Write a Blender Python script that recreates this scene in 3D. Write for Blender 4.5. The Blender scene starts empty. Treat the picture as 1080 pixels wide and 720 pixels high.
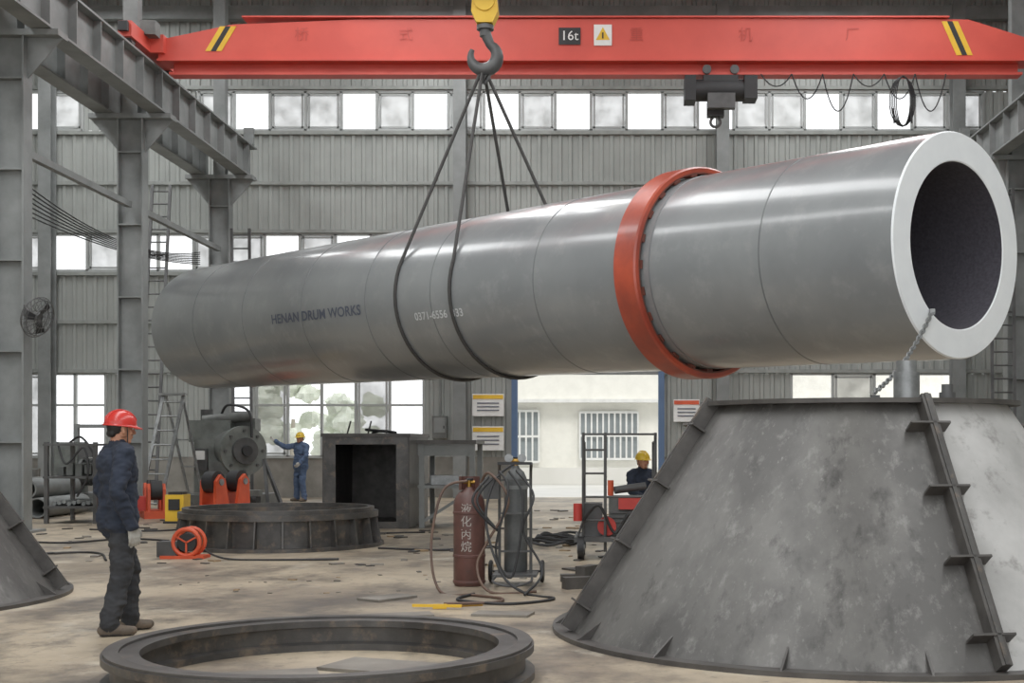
import bpy, math, random
import numpy as np
from mathutils import Vector, Matrix, noise
random.seed(7)
S = bpy.context.scene

# ------------------------------------------------------------------ materials
def lin(c):
    o = []
    for x in c:
        x /= 255.0
        o.append(x/12.92 if x <= 0.04045 else ((x+0.055)/1.055)**2.4)
    return (o[0], o[1], o[2], 1)

def mat(name, c1, c2=None, rough=0.5, metal=0.0, scale=3.0, bump=0.0, stretch=(1, 1, 1), lo=0.35, hi=0.65,
        coat=0.0, spots=None, spot_scale=1.0, spot_lo=0.6, spot_hi=0.7, bscale=None, rvar=0.0, sstretch=None, spots2=None):
    m = bpy.data.materials.new(name)
    m.use_nodes = True
    nt = m.node_tree
    b = nt.nodes['Principled BSDF']
    b.inputs['Roughness'].default_value = rough
    b.inputs['Metallic'].default_value = metal
    b.inputs['Coat Weight'].default_value = coat
    b.inputs['Coat Roughness'].default_value = 0.14
    tc = nt.nodes.new('ShaderNodeTexCoord')
    mp = nt.nodes.new('ShaderNodeMapping')
    mp.inputs['Scale'].default_value = stretch
    nt.links.new(tc.outputs['Object'], mp.inputs['Vector'])
    n = nt.nodes.new('ShaderNodeTexNoise')
    n.inputs['Scale'].default_value = scale
    n.inputs['Detail'].default_value = 8
    n.inputs['Roughness'].default_value = 0.6
    nt.links.new(mp.outputs[0], n.inputs['Vector'])
    r = nt.nodes.new('ShaderNodeValToRGB')
    r.color_ramp.elements[0].position = lo
    r.color_ramp.elements[1].position = hi
    r.color_ramp.elements[0].color = lin(c1)
    r.color_ramp.elements[1].color = lin(c2 if c2 else tuple(x*0.93 for x in c1))
    nt.links.new(n.outputs['Fac'], r.inputs['Fac'])
    out = r.outputs['Color']
    layers = []
    if spots: layers.append((spots, spot_scale, spot_lo, spot_hi, sstretch or (1, 1, 1)))
    if spots2: layers += spots2 if isinstance(spots2, list) else [spots2]
    for (sc, ss, slo, shi, sst) in layers:
        mp2 = nt.nodes.new('ShaderNodeMapping'); mp2.inputs['Scale'].default_value = sst
        mp2.inputs['Location'].default_value = (ss*3.1, ss*1.7, 0)
        nt.links.new(tc.outputs['Object'], mp2.inputs['Vector'])
        n2 = nt.nodes.new('ShaderNodeTexNoise')
        n2.inputs['Scale'].default_value = ss
        n2.inputs['Detail'].default_value = 10
        n2.inputs['Roughness'].default_value = 0.7
        nt.links.new(mp2.outputs[0], n2.inputs['Vector'])
        r2 = nt.nodes.new('ShaderNodeValToRGB')
        r2.color_ramp.elements[0].position = slo
        r2.color_ramp.elements[1].position = shi
        nt.links.new(n2.outputs['Fac'], r2.inputs['Fac'])
        mx = nt.nodes.new('ShaderNodeMixRGB')
        mx.inputs['Color2'].default_value = lin(sc)
        nt.links.new(r2.outputs['Color'], mx.inputs['Fac'])
        nt.links.new(out, mx.inputs['Color1'])
        out = mx.outputs['Color']
    nt.links.new(out, b.inputs['Base Color'])
    if rvar:
        mr = nt.nodes.new('ShaderNodeMapRange')
        mr.inputs['To Min'].default_value = max(0, rough-rvar)
        mr.inputs['To Max'].default_value = rough+rvar
        nt.links.new(n.outputs['Fac'], mr.inputs['Value'])
        nt.links.new(mr.outputs[0], b.inputs['Roughness'])
    if bump:
        bp = nt.nodes.new('ShaderNodeBump')
        bp.inputs['Strength'].default_value = bump
        bp.inputs['Distance'].default_value = 0.02
        n3 = nt.nodes.new('ShaderNodeTexNoise')
        n3.inputs['Scale'].default_value = bscale or scale*4
        n3.inputs['Detail'].default_value = 6
        nt.links.new(tc.outputs['Object'], n3.inputs['Vector'])
        nt.links.new(n3.outputs['Fac'], bp.inputs['Height'])
        nt.links.new(bp.outputs[0], b.inputs['Normal'])
    return m

M = {}
M['floor'] = mat('floor_concrete', (184, 168, 144), (138, 124, 106), rough=0.42, scale=0.4, bump=0.15, bscale=6, lo=0.42, hi=0.6,
                 spots=(84, 76, 68), spot_scale=0.55, spot_lo=0.49, spot_hi=0.64, rvar=0.2,
                 spots2=[((96, 87, 77), 2.2, 0.5, 0.68, (1, 0.6, 1)), ((196, 186, 168), 1.1, 0.56, 0.72, (1, 1, 1)), ((76, 70, 63), 9.0, 0.58, 0.72, (1, 1, 1))])
M['wall'] = mat('corrugated_siding', (158, 161, 157), (140, 143, 139), rough=0.6, scale=0.6)
M['girt'] = mat('wall_girt_paint', (148, 151, 147), (126, 129, 125), rough=0.6)
M['brick'] = mat('plinth_render', (140, 137, 130), (110, 107, 100), rough=0.9, scale=1.5)
M['ceil'] = mat('ceiling_sheet', (150, 152, 150), rough=0.7)
M['steel'] = mat('column_paint', (132, 135, 134), (104, 107, 106), rough=0.55, scale=1.2)
M['steel_dk'] = mat('dark_steel', (86, 86, 86), (62, 62, 62), rough=0.5, metal=0.2, scale=2)
M['black'] = mat('black_rubber', (36, 36, 38), (27, 27, 28), rough=0.6)
M['rope'] = mat('wire_rope', (58, 56, 54), (42, 41, 40), rough=0.6, scale=40)
M['drum'] = mat('drum_grey_enamel', (130, 133, 134), (117, 120, 122), rough=0.3, metal=0.0, scale=0.5, coat=0.6, lo=0.4, hi=0.6,
                bump=0.14, bscale=0.9, spots=(142, 144, 144), spot_scale=2.5, spot_lo=0.52, spot_hi=0.75, sstretch=(1, 1, 1))
M['drum_white'] = mat('drum_end_white', (240, 244, 246), (232, 236, 239), rough=0.5)
M['drum_in'] = mat('drum_lining', (70, 67, 75), (56, 54, 61), rough=0.95, scale=30)
M['weld'] = mat('drum_seam', (98, 101, 103), rough=0.4)
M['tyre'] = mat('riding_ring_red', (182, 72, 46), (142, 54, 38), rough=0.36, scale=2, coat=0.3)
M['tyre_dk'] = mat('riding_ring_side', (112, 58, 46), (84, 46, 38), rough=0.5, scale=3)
M['crane'] = mat('crane_red', (210, 78, 64), (197, 69, 57), rough=0.5, scale=1)
M['yellow'] = mat('signal_yellow', (232, 186, 46), (218, 170, 36), rough=0.5)
M['orange'] = mat('machine_orange', (216, 84, 46), (195, 70, 38), rough=0.5)
M['red'] = mat('machine_red', (192, 56, 46), (168, 44, 38), rough=0.5)
M['white'] = mat('white_paint', (235, 235, 232), rough=0.5)
M['frame'] = mat('window_frame_paint', (165, 168, 166), rough=0.5)
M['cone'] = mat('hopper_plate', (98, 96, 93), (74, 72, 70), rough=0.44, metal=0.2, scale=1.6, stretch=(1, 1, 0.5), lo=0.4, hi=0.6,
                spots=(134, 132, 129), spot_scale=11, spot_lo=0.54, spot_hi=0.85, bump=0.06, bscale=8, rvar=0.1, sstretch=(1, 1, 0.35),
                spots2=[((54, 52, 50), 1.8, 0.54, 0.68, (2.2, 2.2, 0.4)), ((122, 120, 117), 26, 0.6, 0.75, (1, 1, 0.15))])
M['cone_lit'] = mat('hopper_plate_lit', (192, 191, 189), (160, 159, 157), rough=0.4, metal=0.1, scale=1.5,
                   spots=(110, 106, 103), spot_scale=3.5, spot_lo=0.55, spot_hi=0.72)  # copy of the hopper plate with window light painted into its colour
M['cone_edge'] = mat('hopper_flange', (80, 77, 74), (58, 55, 53), rough=0.5, metal=0.2, scale=5)
M['ring'] = mat('forged_ring', (84, 82, 80), (56, 54, 53), rough=0.42, metal=0.3, scale=3,
                spots=(124, 108, 92), spot_scale=6, spot_lo=0.52, spot_hi=0.76)
M['mach'] = mat('machine_grey', (104, 106, 103), (76, 78, 76), rough=0.5, scale=3)
M['lathe'] = mat('machine_green_grey', (112, 116, 112), (84, 88, 84), rough=0.5, scale=3)
M['gasred'] = mat('gas_bottle_maroon', (100, 64, 57), (78, 52, 47), rough=0.5, scale=5, spots=(66, 57, 52), spot_scale=9)
M['gasgrey'] = mat('gas_bottle_grey', (96, 98, 98), (70, 72, 72), rough=0.45, scale=5)
M['brass'] = mat('brass', (170, 130, 60), rough=0.35, metal=0.9)
M['hose'] = mat('hose_rubber', (96, 72, 58), (74, 54, 45), rough=0.6)
M['galv'] = mat('galvanised', (150, 152, 152), (120, 122, 122), rough=0.4, metal=0.6, scale=8)
M['navy'] = mat('navy_cloth', (38, 45, 60), (27, 34, 47), rough=0.95, scale=6, bump=0.3, bscale=14)
M['trouser'] = mat('trouser_cloth', (50, 51, 54), (38, 39, 42), rough=0.95, scale=6, bump=0.3, bscale=14)
M['skin'] = mat('skin', (186, 132, 104), (172, 118, 92), rough=0.55, scale=8)
M['lip'] = mat('lips', (150, 86, 76), rough=0.5)
M['hair'] = mat('hair_black', (26, 22, 20), rough=0.7)
M['glove'] = mat('work_glove', (176, 174, 168), (142, 140, 133), rough=0.95, scale=10)
M['shoe'] = mat('work_shoe', (112, 98, 84), (82, 72, 62), rough=0.8, scale=8)
M['sole'] = mat('shoe_sole', (40, 36, 33), rough=0.8)
M['helmet_r'] = mat('helmet_red', (206, 50, 42), (194, 44, 37), rough=0.28)
M['helmet_y'] = mat('helmet_yellow', (226, 186, 48), rough=0.3)
M['blue'] = mat('overall_blue', (78, 96, 126), (62, 79, 106), rough=0.9, scale=6)
M['eyew'] = mat('eye_white', (230, 226, 220), rough=0.3)
M['eyed'] = mat('eye_dark', (20, 16, 14), rough=0.2)
M['facade'] = mat('facade_cream', (240, 238, 229), (231, 229, 220), rough=0.8)
M['pave'] = mat('yard_paving', (222, 220, 214), (209, 207, 200), rough=0.9, scale=0.6)
M['bluepost'] = mat('door_post_blue', (78, 104, 140), rough=0.5)
M['leaf'] = mat('foliage', (222, 227, 214), (196, 203, 186), rough=0.9, scale=3)
M['bark'] = mat('bark', (170, 162, 150), rough=0.9)
M['wood'] = mat('timber', (160, 136, 104), (130, 108, 82), rough=0.8, scale=3, stretch=(1, 6, 1))
M['darkglass'] = mat('dark_glass', (150, 158, 161), rough=0.2)
M['textdk'] = mat('stencil_dark', (80, 86, 102), rough=0.6)
M['textlt'] = mat('stencil_light', (206, 209, 210), rough=0.6)
M['textcr'] = mat('crane_lettering', (190, 70, 58), rough=0.6)
M['scrap'] = mat('scrap_plate', (142, 136, 127), (106, 101, 94), rough=0.5, metal=0.3, scale=2)
M['bottletext'] = mat('bottle_lettering', (170, 163, 156), rough=0.7)

def pane_mat(name, fac, c, c2, scale=4):
    m = bpy.data.materials.new(name); m.use_nodes = True
    nt = m.node_tree; nt.nodes.clear()
    o = nt.nodes.new('ShaderNodeOutputMaterial')
    mx = nt.nodes.new('ShaderNodeMixShader')
    t = nt.nodes.new('ShaderNodeBsdfTransparent')
    d = nt.nodes.new('ShaderNodeBsdfPrincipled'); d.inputs['Roughness'].default_value = 0.4
    tc = nt.nodes.new('ShaderNodeTexCoord')
    n = nt.nodes.new('ShaderNodeTexNoise'); n.inputs['Scale'].default_value = scale; n.inputs['Detail'].default_value = 8
    nt.links.new(tc.outputs['Object'], n.inputs['Vector'])
    r = nt.nodes.new('ShaderNodeValToRGB')
    r.color_ramp.elements[0].position = 0.35; r.color_ramp.elements[1].position = 0.65
    r.color_ramp.elements[0].color = lin(c); r.color_ramp.elements[1].color = lin(c2)
    nt.links.new(n.outputs['Fac'], r.inputs['Fac']); nt.links.new(r.outputs[0], d.inputs['Base Color'])
    mr = nt.nodes.new('ShaderNodeMapRange')
    mr.inputs['From Min'].default_value = 0.3; mr.inputs['From Max'].default_value = 0.7
    mr.inputs['To Min'].default_value = max(0, fac-0.15); mr.inputs['To Max'].default_value = min(1, fac+0.15)
    nt.links.new(n.outputs['Fac'], mr.inputs['Value'])
    nt.links.new(mr.outputs[0], mx.inputs[0])
    nt.links.new(t.outputs[0], mx.inputs[1]); nt.links.new(d.outputs[0], mx.inputs[2])
    nt.links.new(mx.outputs[0], o.inputs[0])
    return m
M['pane_clear'] = pane_mat('pane_clear', 0.03, (220, 224, 224), (230, 232, 232))
M['pane_dirty'] = pane_mat('pane_dirty', 0.68, (170, 172, 166), (140, 142, 136), scale=2.2)

# ------------------------------------------------------------------ builder
def perp(d):
    d = d.normalized()
    a = Vector((0, 0, 1)) if abs(d.z) < 0.9 else Vector((1, 0, 0))
    u = d.cross(a).normalized()
    return u, d.cross(u).normalized()

class B:
    def __init__(s, T=None):
        s.v = []; s.f = []; s.m = []; s.mats = []; s.T = T
    def mi(s, m):
        mm = M[m] if isinstance(m, str) else m
        if mm not in s.mats: s.mats.append(mm)
        return s.mats.index(mm)
    def add(s, vs, fs, m):
        k = len(s.v); i = s.mi(m)
        for v in vs:
            v = Vector(v)
            s.v.append(s.T @ v if s.T is not None else v)
        for f in fs:
            s.f.append([a+k for a in f]); s.m.append(i)
    def box(s, c, d, m, R=None):
        c = Vector(c); hx, hy, hz = d[0]/2, d[1]/2, d[2]/2
        vs = [Vector((x, y, z)) for x in (-hx, hx) for y in (-hy, hy) for z in (-hz, hz)]
        if R is not None:
            if isinstance(R, (tuple, list)):
                from mathutils import Euler
                R = Euler(R).to_matrix()
            vs = [R @ v for v in vs]
        s.add([c+v for v in vs], [(0, 1, 3, 2), (4, 6, 7, 5), (0, 4, 5, 1), (2, 3, 7, 6), (0, 2, 6, 4), (1, 5, 7, 3)], m)
    def bar(s, p, q, w, h, m):
        p = Vector(p); q = Vector(q); d = q-p
        z = d.normalized(); u, v = perp(z)
        R = Matrix((u, v, z)).transposed()
        s.box((p+q)/2, (w, h, d.length), m, R)
    def cyl(s, p, q, r, m, r2=None, n=24):
        p = Vector(p); q = Vector(q); r2 = r if r2 is None else r2
        u, v = perp(q-p)
        vs = []
        for c, rr in ((p, r), (q, r2)):
            for i in range(n):
                a = 2*math.pi*i/n
                vs.append(c+u*(rr*math.cos(a))+v*(rr*math.sin(a)))
        fs = [(i, (i+1) % n, n+(i+1) % n, n+i) for i in range(n)]
        fs.append(tuple(range(n))[::-1]); fs.append(tuple(range(n, 2*n)))
        s.add(vs, fs, m)
    def tube(s, pts, r, m, n=8, closed=False):
        P = [Vector(p) for p in pts]; L = len(P)
        rs = r if isinstance(r, (list, tuple)) else [r]*L
        vs = []; u = None
        for i in range(L):
            if closed: t = P[(i+1) % L]-P[i-1]
            else: t = P[min(i+1, L-1)]-P[max(i-1, 0)]
            t.normalize()
            if u is None: u, _ = perp(t)
            u = (u-t*u.dot(t)).normalized(); w = t.cross(u)
            for k in range(n):
                a = 2*math.pi*k/n
                vs.append(P[i]+u*(rs[i]*math.cos(a))+w*(rs[i]*math.sin(a)))
        fs = []
        for i in range(L if closed else L-1):
            j = (i+1) % L
            for k in range(n):
                fs.append((i*n+k, i*n+(k+1) % n, j*n+(k+1) % n, j*n+k))
        if not closed:
            fs.append(tuple(range(n))[::-1]); fs.append(tuple(range((L-1)*n, L*n)))
        s.add(vs, fs, m)
    def lathe(s, prof, o, m, n=64, R=None, a0=0.0, a1=360.0, closed=False):
        # azimuth from -Y toward +X, revolve about Z (or R @ Z)
        o = Vector(o); full = abs(a1-a0) >= 359.9
        cnt = n if full else n+1
        vs = []
        for i in range(cnt):
            a = math.radians(a0+(a1-a0)*i/n)
            for (r, z) in prof:
                v = Vector((r*math.sin(a), -r*math.cos(a), z))
                if R is not None: v = R @ v
                vs.append(o+v)
        k = len(prof); fs = []
        for i in range(n):
            j = (i+1) % cnt
            for t in range(k if closed else k-1):
                u = (t+1) % k
                fs.append((i*k+t, j*k+t, j*k+u, i*k+u))
        s.add(vs, fs, m)
    def prism(s, poly, ext, m):
        P = [Vector(p) for p in poly]; e = Vector(ext); n = len(P)
        fs = [(i, (i+1) % n, n+(i+1) % n, n+i) for i in range(n)]
        fs.append(tuple(range(n))[::-1]); fs.append(tuple(range(n, 2*n)))
        s.add(P+[p+e for p in P], fs, m)
    def sphere(s, c, rad, m, n=20, R=None, z0=-1.0):
        c = Vector(c); prof = []
        k = n//2; b0 = math.asin(z0)
        for i in range(k+1):
            a = b0+(math.pi/2-b0)*i/k
            prof.append((math.cos(a), math.sin(a)))
        vs = []
        for i in range(n):
            a = 2*math.pi*i/n
            for (r, z) in prof:
                v = Vector((rad[0]*r*math.cos(a), rad[1]*r*math.sin(a), rad[2]*z))
                if R is not None: v = R @ v
                vs.append(c+v)
        kk = len(prof); fs = []
        for i in range(n):
            j = (i+1) % n
            for t in range(kk-1):
                fs.append((i*kk+t, j*kk+t, j*kk+t+1, i*kk+t+1))
        s.add(vs, fs, m)
    def finish(s, name, angle=35, fix=True, bevel=0, parent=None):
        me = bpy.data.meshes.new(name)
        xs = [v.x for v in s.v]; ys = [v.y for v in s.v]; zs = [v.z for v in s.v]
        o = Vector(((min(xs)+max(xs))/2, (min(ys)+max(ys))/2, min(zs)))
        me.from_pydata([v-o for v in s.v], [], s.f)
        for m in s.mats: me.materials.append(m)
        me.polygons.foreach_set('material_index', s.m)
        me.polygons.foreach_set('use_smooth', [True]*len(me.polygons))
        me.update()
        if fix:
            import bmesh
            bm = bmesh.new(); bm.from_mesh(me)
            bmesh.ops.recalc_face_normals(bm, faces=bm.faces)
            bm.to_mesh(me); bm.free()
        me.set_sharp_from_angle(angle=math.radians(angle))
        ob = bpy.data.objects.new(name, me); ob.location = o
        S.collection.objects.link(ob)
        if bevel:
            md = ob.modifiers.new('bevel', 'BEVEL'); md.width = bevel; md.segments = 2; md.limit_method = 'ANGLE'
        if parent: ob.parent = parent
        return ob

def text_geo(txt, size, bold=0.0):
    cu = bpy.data.curves.new('t', 'FONT'); cu.body = txt; cu.size = size
    cu.align_x = 'CENTER'; cu.align_y = 'CENTER'; cu.resolution_u = 3; cu.offset = bold
    ob = bpy.data.objects.new('t', cu); S.collection.objects.link(ob)
    dg = bpy.context.evaluated_depsgraph_get()
    me = ob.evaluated_get(dg).to_mesh()
    vs = [v.co.copy() for v in me.vertices]; fs = [tuple(p.vertices) for p in me.polygons]
    ob.evaluated_get(dg).to_mesh_clear()
    bpy.data.objects.remove(ob); bpy.data.curves.remove(cu)
    return vs, fs

def catenary(p, q, sag, n=16):
    p = Vector(p); q = Vector(q)
    return [p.lerp(q, i/n)-Vector((0, 0, sag*4*(i/n)*(1-i/n))) for i in range(n+1)]

def spline(pts, n=8):
    P = [Vector(p) for p in pts]; out = []
    for i in range(len(P)-1):
        a = P[max(i-1, 0)]; b = P[i]; c = P[i+1]; d = P[min(i+2, len(P)-1)]
        for k in range(n):
            t = k/n
            out.append(0.5*((2*b)+(c-a)*t+(2*a-5*b+4*c-d)*t*t+(3*b-a-3*c+d)*t**3))
    out.append(P[-1]); return out

# ------------------------------------------------------------------ room shell
YB = 36.0; XR = 11.3; XL = -18.0; YF = -8.0; ZC = 13.6
b = B(); b.box(((XL+XR)/2, (YF+YB)/2, -0.1), (XR-XL+0.6, YB-YF+0.4, 0.2), 'floor'); b.finish('floor')

def corr(b, x0, x1, z0, z1, fn, m='wall', pitch=0.28, dep=0.045):
    prof = []; x = x0
    while x < x1-1e-6:
        for dx, dy in ((0, 0), (0.14, 0), (0.17, dep), (0.25, dep), (0.28, 0)):
            if x+dx <= x1: prof.append((x+dx, dy))
        x += pitch
    prof.append((x1, 0))
    vs = []
    for (px, dy) in prof: vs += [fn(px, dy, z0), fn(px, dy, z1)]
    fs = [(2*i, 2*i+2, 2*i+3, 2*i+1) for i in range(len(prof)-1)]
    b.add(vs, fs, m)

b = B()
fb = lambda x, d, z: (x, YB-d, z)
LOW = [(-16.07, -13.58), (-10.49, -4.96), (5.0, 9.5)]
DOOR = (-2.49, 1.47)
W1 = (1.1, 3.35); W2 = (6.13, 7.13); W3 = (9.93, 10.99)
segs = [(XL, DOOR[0]), (DOOR[1], XR)]
for a, c in segs: b.box(((a+c)/2, YB+0.1, W1[0]/2), (c-a, 0.24, W1[0]), 'brick')
edges = [XL]
for a, c in LOW[:2]: edges += [a, c]
edges += [DOOR[0], DOOR[1], LOW[2][0], LOW[2][1], XR]
for i in range(0, len(edges), 2): corr(b, edges[i], edges[i+1], W1[0], W1[1], fb)
corr(b, XL, XR, W1[1], W2[0], fb)
for a, c in ((XL, -16.0), (10.9, XR)): corr(b, a, c, W2[0], W2[1], fb)
corr(b, XL, XR, W2[1], W3[0], fb)
for a, c in ((XL, -15.9), (-14.2, -11.06), (10.2, XR)): corr(b, a, c, W3[0], W3[1], fb)
corr(b, XL, XR, W3[1], ZC, fb)
for z in (3.42, 4.75, 6.05, 7.2, 8.5, 9.86, 11.08, 12.0):
    b.box(((XL+XR)/2, YB-0.09, z), (XR-XL, 0.08, 0.09), 'girt')
b.box(((XL+XR)/2, YB-0.35, 13.0), (XR-XL, 0.25, 0.35), 'steel')
b.finish('wall_back')
b = B(); corr(b, YF, YB, 0, ZC, lambda y, d, z: (XR-d, y, z)); b.finish('wall_right')
b = B(); corr(b, YF, YB, 0, ZC, lambda y, d, z: (XL+d, y, z)); b.finish('wall_left')
b = B(); b.box(((XL+XR)/2, (YF+YB)/2, ZC+0.1), (XR-XL+0.4, YB-YF+0.4, 0.2), 'ceil')
for y in range(-6, 36, 6):
    b.box(((XL+XR)/2, y, ZC-0.25), (XR-XL, 0.25, 0.5), 'steel')
b.finish('ceiling')

def band(name, x0, x1, z0, z1, n, pattern, mull=0.07, transom=None):
    b = B(); w = (x1-x0)/n
    for z in (z0, z1): b.box(((x0+x1)/2, YB, z), (x1-x0, 0.12, 0.08), 'frame')
    for i in range(n+1): b.box((x0+i*w, YB, (z0+z1)/2), (mull, 0.12, z1-z0), 'frame')
    if transom: b.box(((x0+x1)/2, YB, transom), (x1-x0, 0.1, 0.06), 'frame')
    for i in range(n):
        ch = pattern[i % len(pattern)]
        a = x0+i*w; c = a+w
        mm = 'pane_dirty' if ch == 'd' else 'pane_clear'
        b.add([(a, YB+0.02, z0), (c, YB+0.02, z0), (c, YB+0.02, z1), (a, YB+0.02, z1)], [(0, 1, 2, 3)], mm)
        if ch == 'd':
            for xx in (a+0.09, c-0.09): b.box((xx, YB-0.02, (z0+z1)/2), (0.05, 0.05, z1-z0), 'frame')
            for zz in (z0+0.09, z1-0.09): b.box(((a+c)/2, YB-0.02, zz), (w, 0.05, 0.05), 'frame')
    return b.finish(name, fix=False)
band('window_1', -11.06, 10.2, W3[0], W3[1], 22, 'dcddcdcdcdcdcdcddcdcdd')
band('window_2', -15.9, -14.2, W3[0], W3[1], 2, 'cd')
band('window_3', -16.0, 10.9, W2[0], W2[1], 28, 'dcdccddcdc')
band('window_4', LOW[0][0], LOW[0][1], W1[0], W1[1], 3, 'dcc', transom=2.5)
band('window_5', LOW[1][0], LOW[1][1], W1[0], W1[1], 6, 'cdccdc', transom=2.5)
band('window_6', LOW[2][0], LOW[2][1], W1[0], W1[1], 4, 'cdcc', transom=2.5)

b = B()
for x in DOOR: b.box((x, YB-0.12, 1.7), (0.16, 0.2, 3.4), 'bluepost')
b.box(((DOOR[0]+DOOR[1])/2, YB-0.1, 3.42), (DOOR[1]-DOOR[0]+0.3, 0.16, 0.2), 'steel')
b.finish('door_1')
for x in (-3.93, 3.1, 9.4, -15.0):
    b = B(); hb = 0.34
    for dy in (-0.18, 0.18): b.box((x, YB-0.42+dy, ZC/2-0.15), (hb, 0.03, ZC-0.3), 'steel')
    b.box((x, YB-0.42, ZC/2-0.15), (0.03, 0.34, ZC-0.3), 'steel')
    b.finish('wall_column')

# signs on the back wall
def sign(x, z, w, h, c1):
    b = B(); b.box((x, YB-0.2, z), (w, 0.03, h), 'white')
    b.box((x, YB-0.22, z+h*0.36), (w*0.96, 0.02, h*0.18), c1)
    for k in range(3): b.box((x, YB-0.22, z+h*0.08-k*h*0.16), (w*0.7, 0.02, h*0.05), 'textdk')
    for dx in (-w*0.4, w*0.4): b.box((x+dx, YB-0.14, z), (0.03, 0.12, h), 'steel')
    b.finish('wall_sign')
sign(-3.2, 2.5, 0.85, 0.6, 'yellow'); sign(-3.2, 1.6, 0.85, 0.65, 'yellow'); sign(2.15, 2.35, 0.7, 0.6, 'orange')
b = B()
b.box((-4.5, YB-0.2, 1.9), (0.4, 0.2, 0.6), 'mach'); b.cyl((-4.5, YB-0.14, 2.2), (-4.5, YB-0.14, 3.36), 0.03, 'steel', n=8)
b.box((-4.5, YB-0.31, 1.95), (0.3, 0.02, 0.4), 'steel'); b.box((-4.38, YB-0.33, 1.9), (0.03, 0.02, 0.08), 'black')
b.finish('electrical_box')

# ------------------------------------------------------------------ outdoors
b = B(); b.box((-4, 58, -0.1), (70, 43.6, 0.18), 'pave'); b.finish('yard_ground')
b = B(); YH = 47
b.box((4, YH+3, 3.2), (17, 6, 6.4), 'facade')
b.box((4, YH-0.1, 0.3), (17, 0.3, 0.6), 'pave')
b.box((4, YH-0.2, 2.95), (17.2, 0.5, 0.12), 'white')
for (x0, x1, z0, z1) in ((-3.3, -2.4, 0.8, 2.6), (-0.95, 1.1, 0.9, 2.55)):
    b.box(((x0+x1)/2, YH-0.02, (z0+z1)/2), (x1-x0, 0.1, z1-z0), 'darkglass')
    k = int((x1-x0)/0.2)
    for i in range(k+1): b.box((x0+(x1-x0)*i/k, YH-0.14, (z0+z1)/2), (0.06, 0.04, z1-z0), 'white')
    for z in (z0, (z0+z1)/2, z1): b.box(((x0+x1)/2, YH-0.14, z), (x1-x0, 0.05, 0.08), 'white')
b.finish('neighbour_building')
for (x, y, h) in ((-15.5, 45, 3.4), (-11.2, 47, 4.2), (-8.6, 44.5, 3.2)):
    b = B(); b.cyl((x, y, 0), (x+0.1, y, h*0.55), 0.12, 'bark', 0.07, n=10)
    for k in range(14):
        c = Vector((x+random.uniform(-0.9, 0.9), y+random.uniform(-0.7, 0.7), h*random.uniform(0.4, 0.92)))
        r = random.uniform(0.28, 0.5)
        k0 = len(b.v); b.sphere(c, (r, r, r*0.8), 'leaf', n=16)
        for i in range(k0, len(b.v)):
            d = b.v[i]-c; b.v[i] = c+d*(1+0.6*noise.noise(b.v[i]*5.0))
    b.finish('yard_tree', fix=False)

# ------------------------------------------------------------------ runways and columns
def ibeam(b, x, y0, y1, zt, h, w, m='steel', stiff=1.1):
    yc = (y0+y1)/2; L = y1-y0
    b.box((x, yc, zt-0.02), (w, L, 0.04), m); b.box((x, yc, zt-h+0.02), (w, L, 0.04), m)
    b.box((x, yc, zt-h/2), (0.025, L, h-0.08), m)
    y = y0+0.3
    while y < y1:
        b.box((x, y, zt-h/2), (w*0.9, 0.03, h-0.08), m); y += stiff
def runway(x, x2):
    b = B(); ibeam(b, x, -6, 34.6, 9.15, 0.85, 0.36)
    b.box((x, 14.3, 9.19), (0.07, 40.6, 0.08), 'steel_dk')
    b.box((x, 34.5, 9.4), (0.25, 0.12, 0.5), 'steel')
    return b.finish('crane_runway_beam', bevel=0)
runway(-9.3, 0); runway(-10.4, 0); runway(9.3, 0)
def column(x, y, side):
    b = B(); w = 0.5
    b.box((x, y, 0.02), (0.8, 0.8, 0.04), 'steel')
    for dx in (-w/2, w/2): b.box((x+dx, y, 4.1), (0.03, 0.34, 8.2), 'steel')
    b.box((x, y, 4.1), (w, 0.03, 8.2), 'steel')
    for z in (1.5, 3, 4.5, 6, 7.5):
        b.box((x, y, z), (w, 0.32, 0.03), 'steel')
    ww = 1.7 if side < 0 else 0.9
    xc = x if side < 0 else x-0.2
    b.box((xc, y, 8.24), (ww, 0.4, 0.1), 'steel')
    for sx in (-1, 1):
        if side > 0 and sx > 0: continue
        b.prism([(x+sx*w/2, y-0.015, 7.5), (x+sx*(ww/2), y-0.015, 8.19), (x+sx*w/2, y-0.015, 8.19)], (0, 0.03, 0), 'steel')
    b.box((x, y, 10.8), (0.3, 0.28, 5.05), 'steel')
    b.finish('steel_column')
for y in (10.0, 16.2, 22.0, 27.6, 33.9): column(-9.86, y, -1)
for y in (13.0, 19.0, 25.3, 31.6): column(9.75, y, 1)
b = B()
for (ya, yb) in ((22.0, 27.6), (27.6, 33.9)):
    b.bar((-9.86, ya+0.2, 6.4), (-9.86, yb-0.2, 6.4), 0.12, 0.12, 'steel')
b.finish('column_brace')
b = B()
for k in range(7):
    b.tube(catenary((-10.35, 22.3, 5.6+0.12*k), (-10.3, 33.6, 6.0+0.05*k), 0.25+0.05*k), 0.014, 'black', n=5)
b.finish('overhead_cables')

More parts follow.
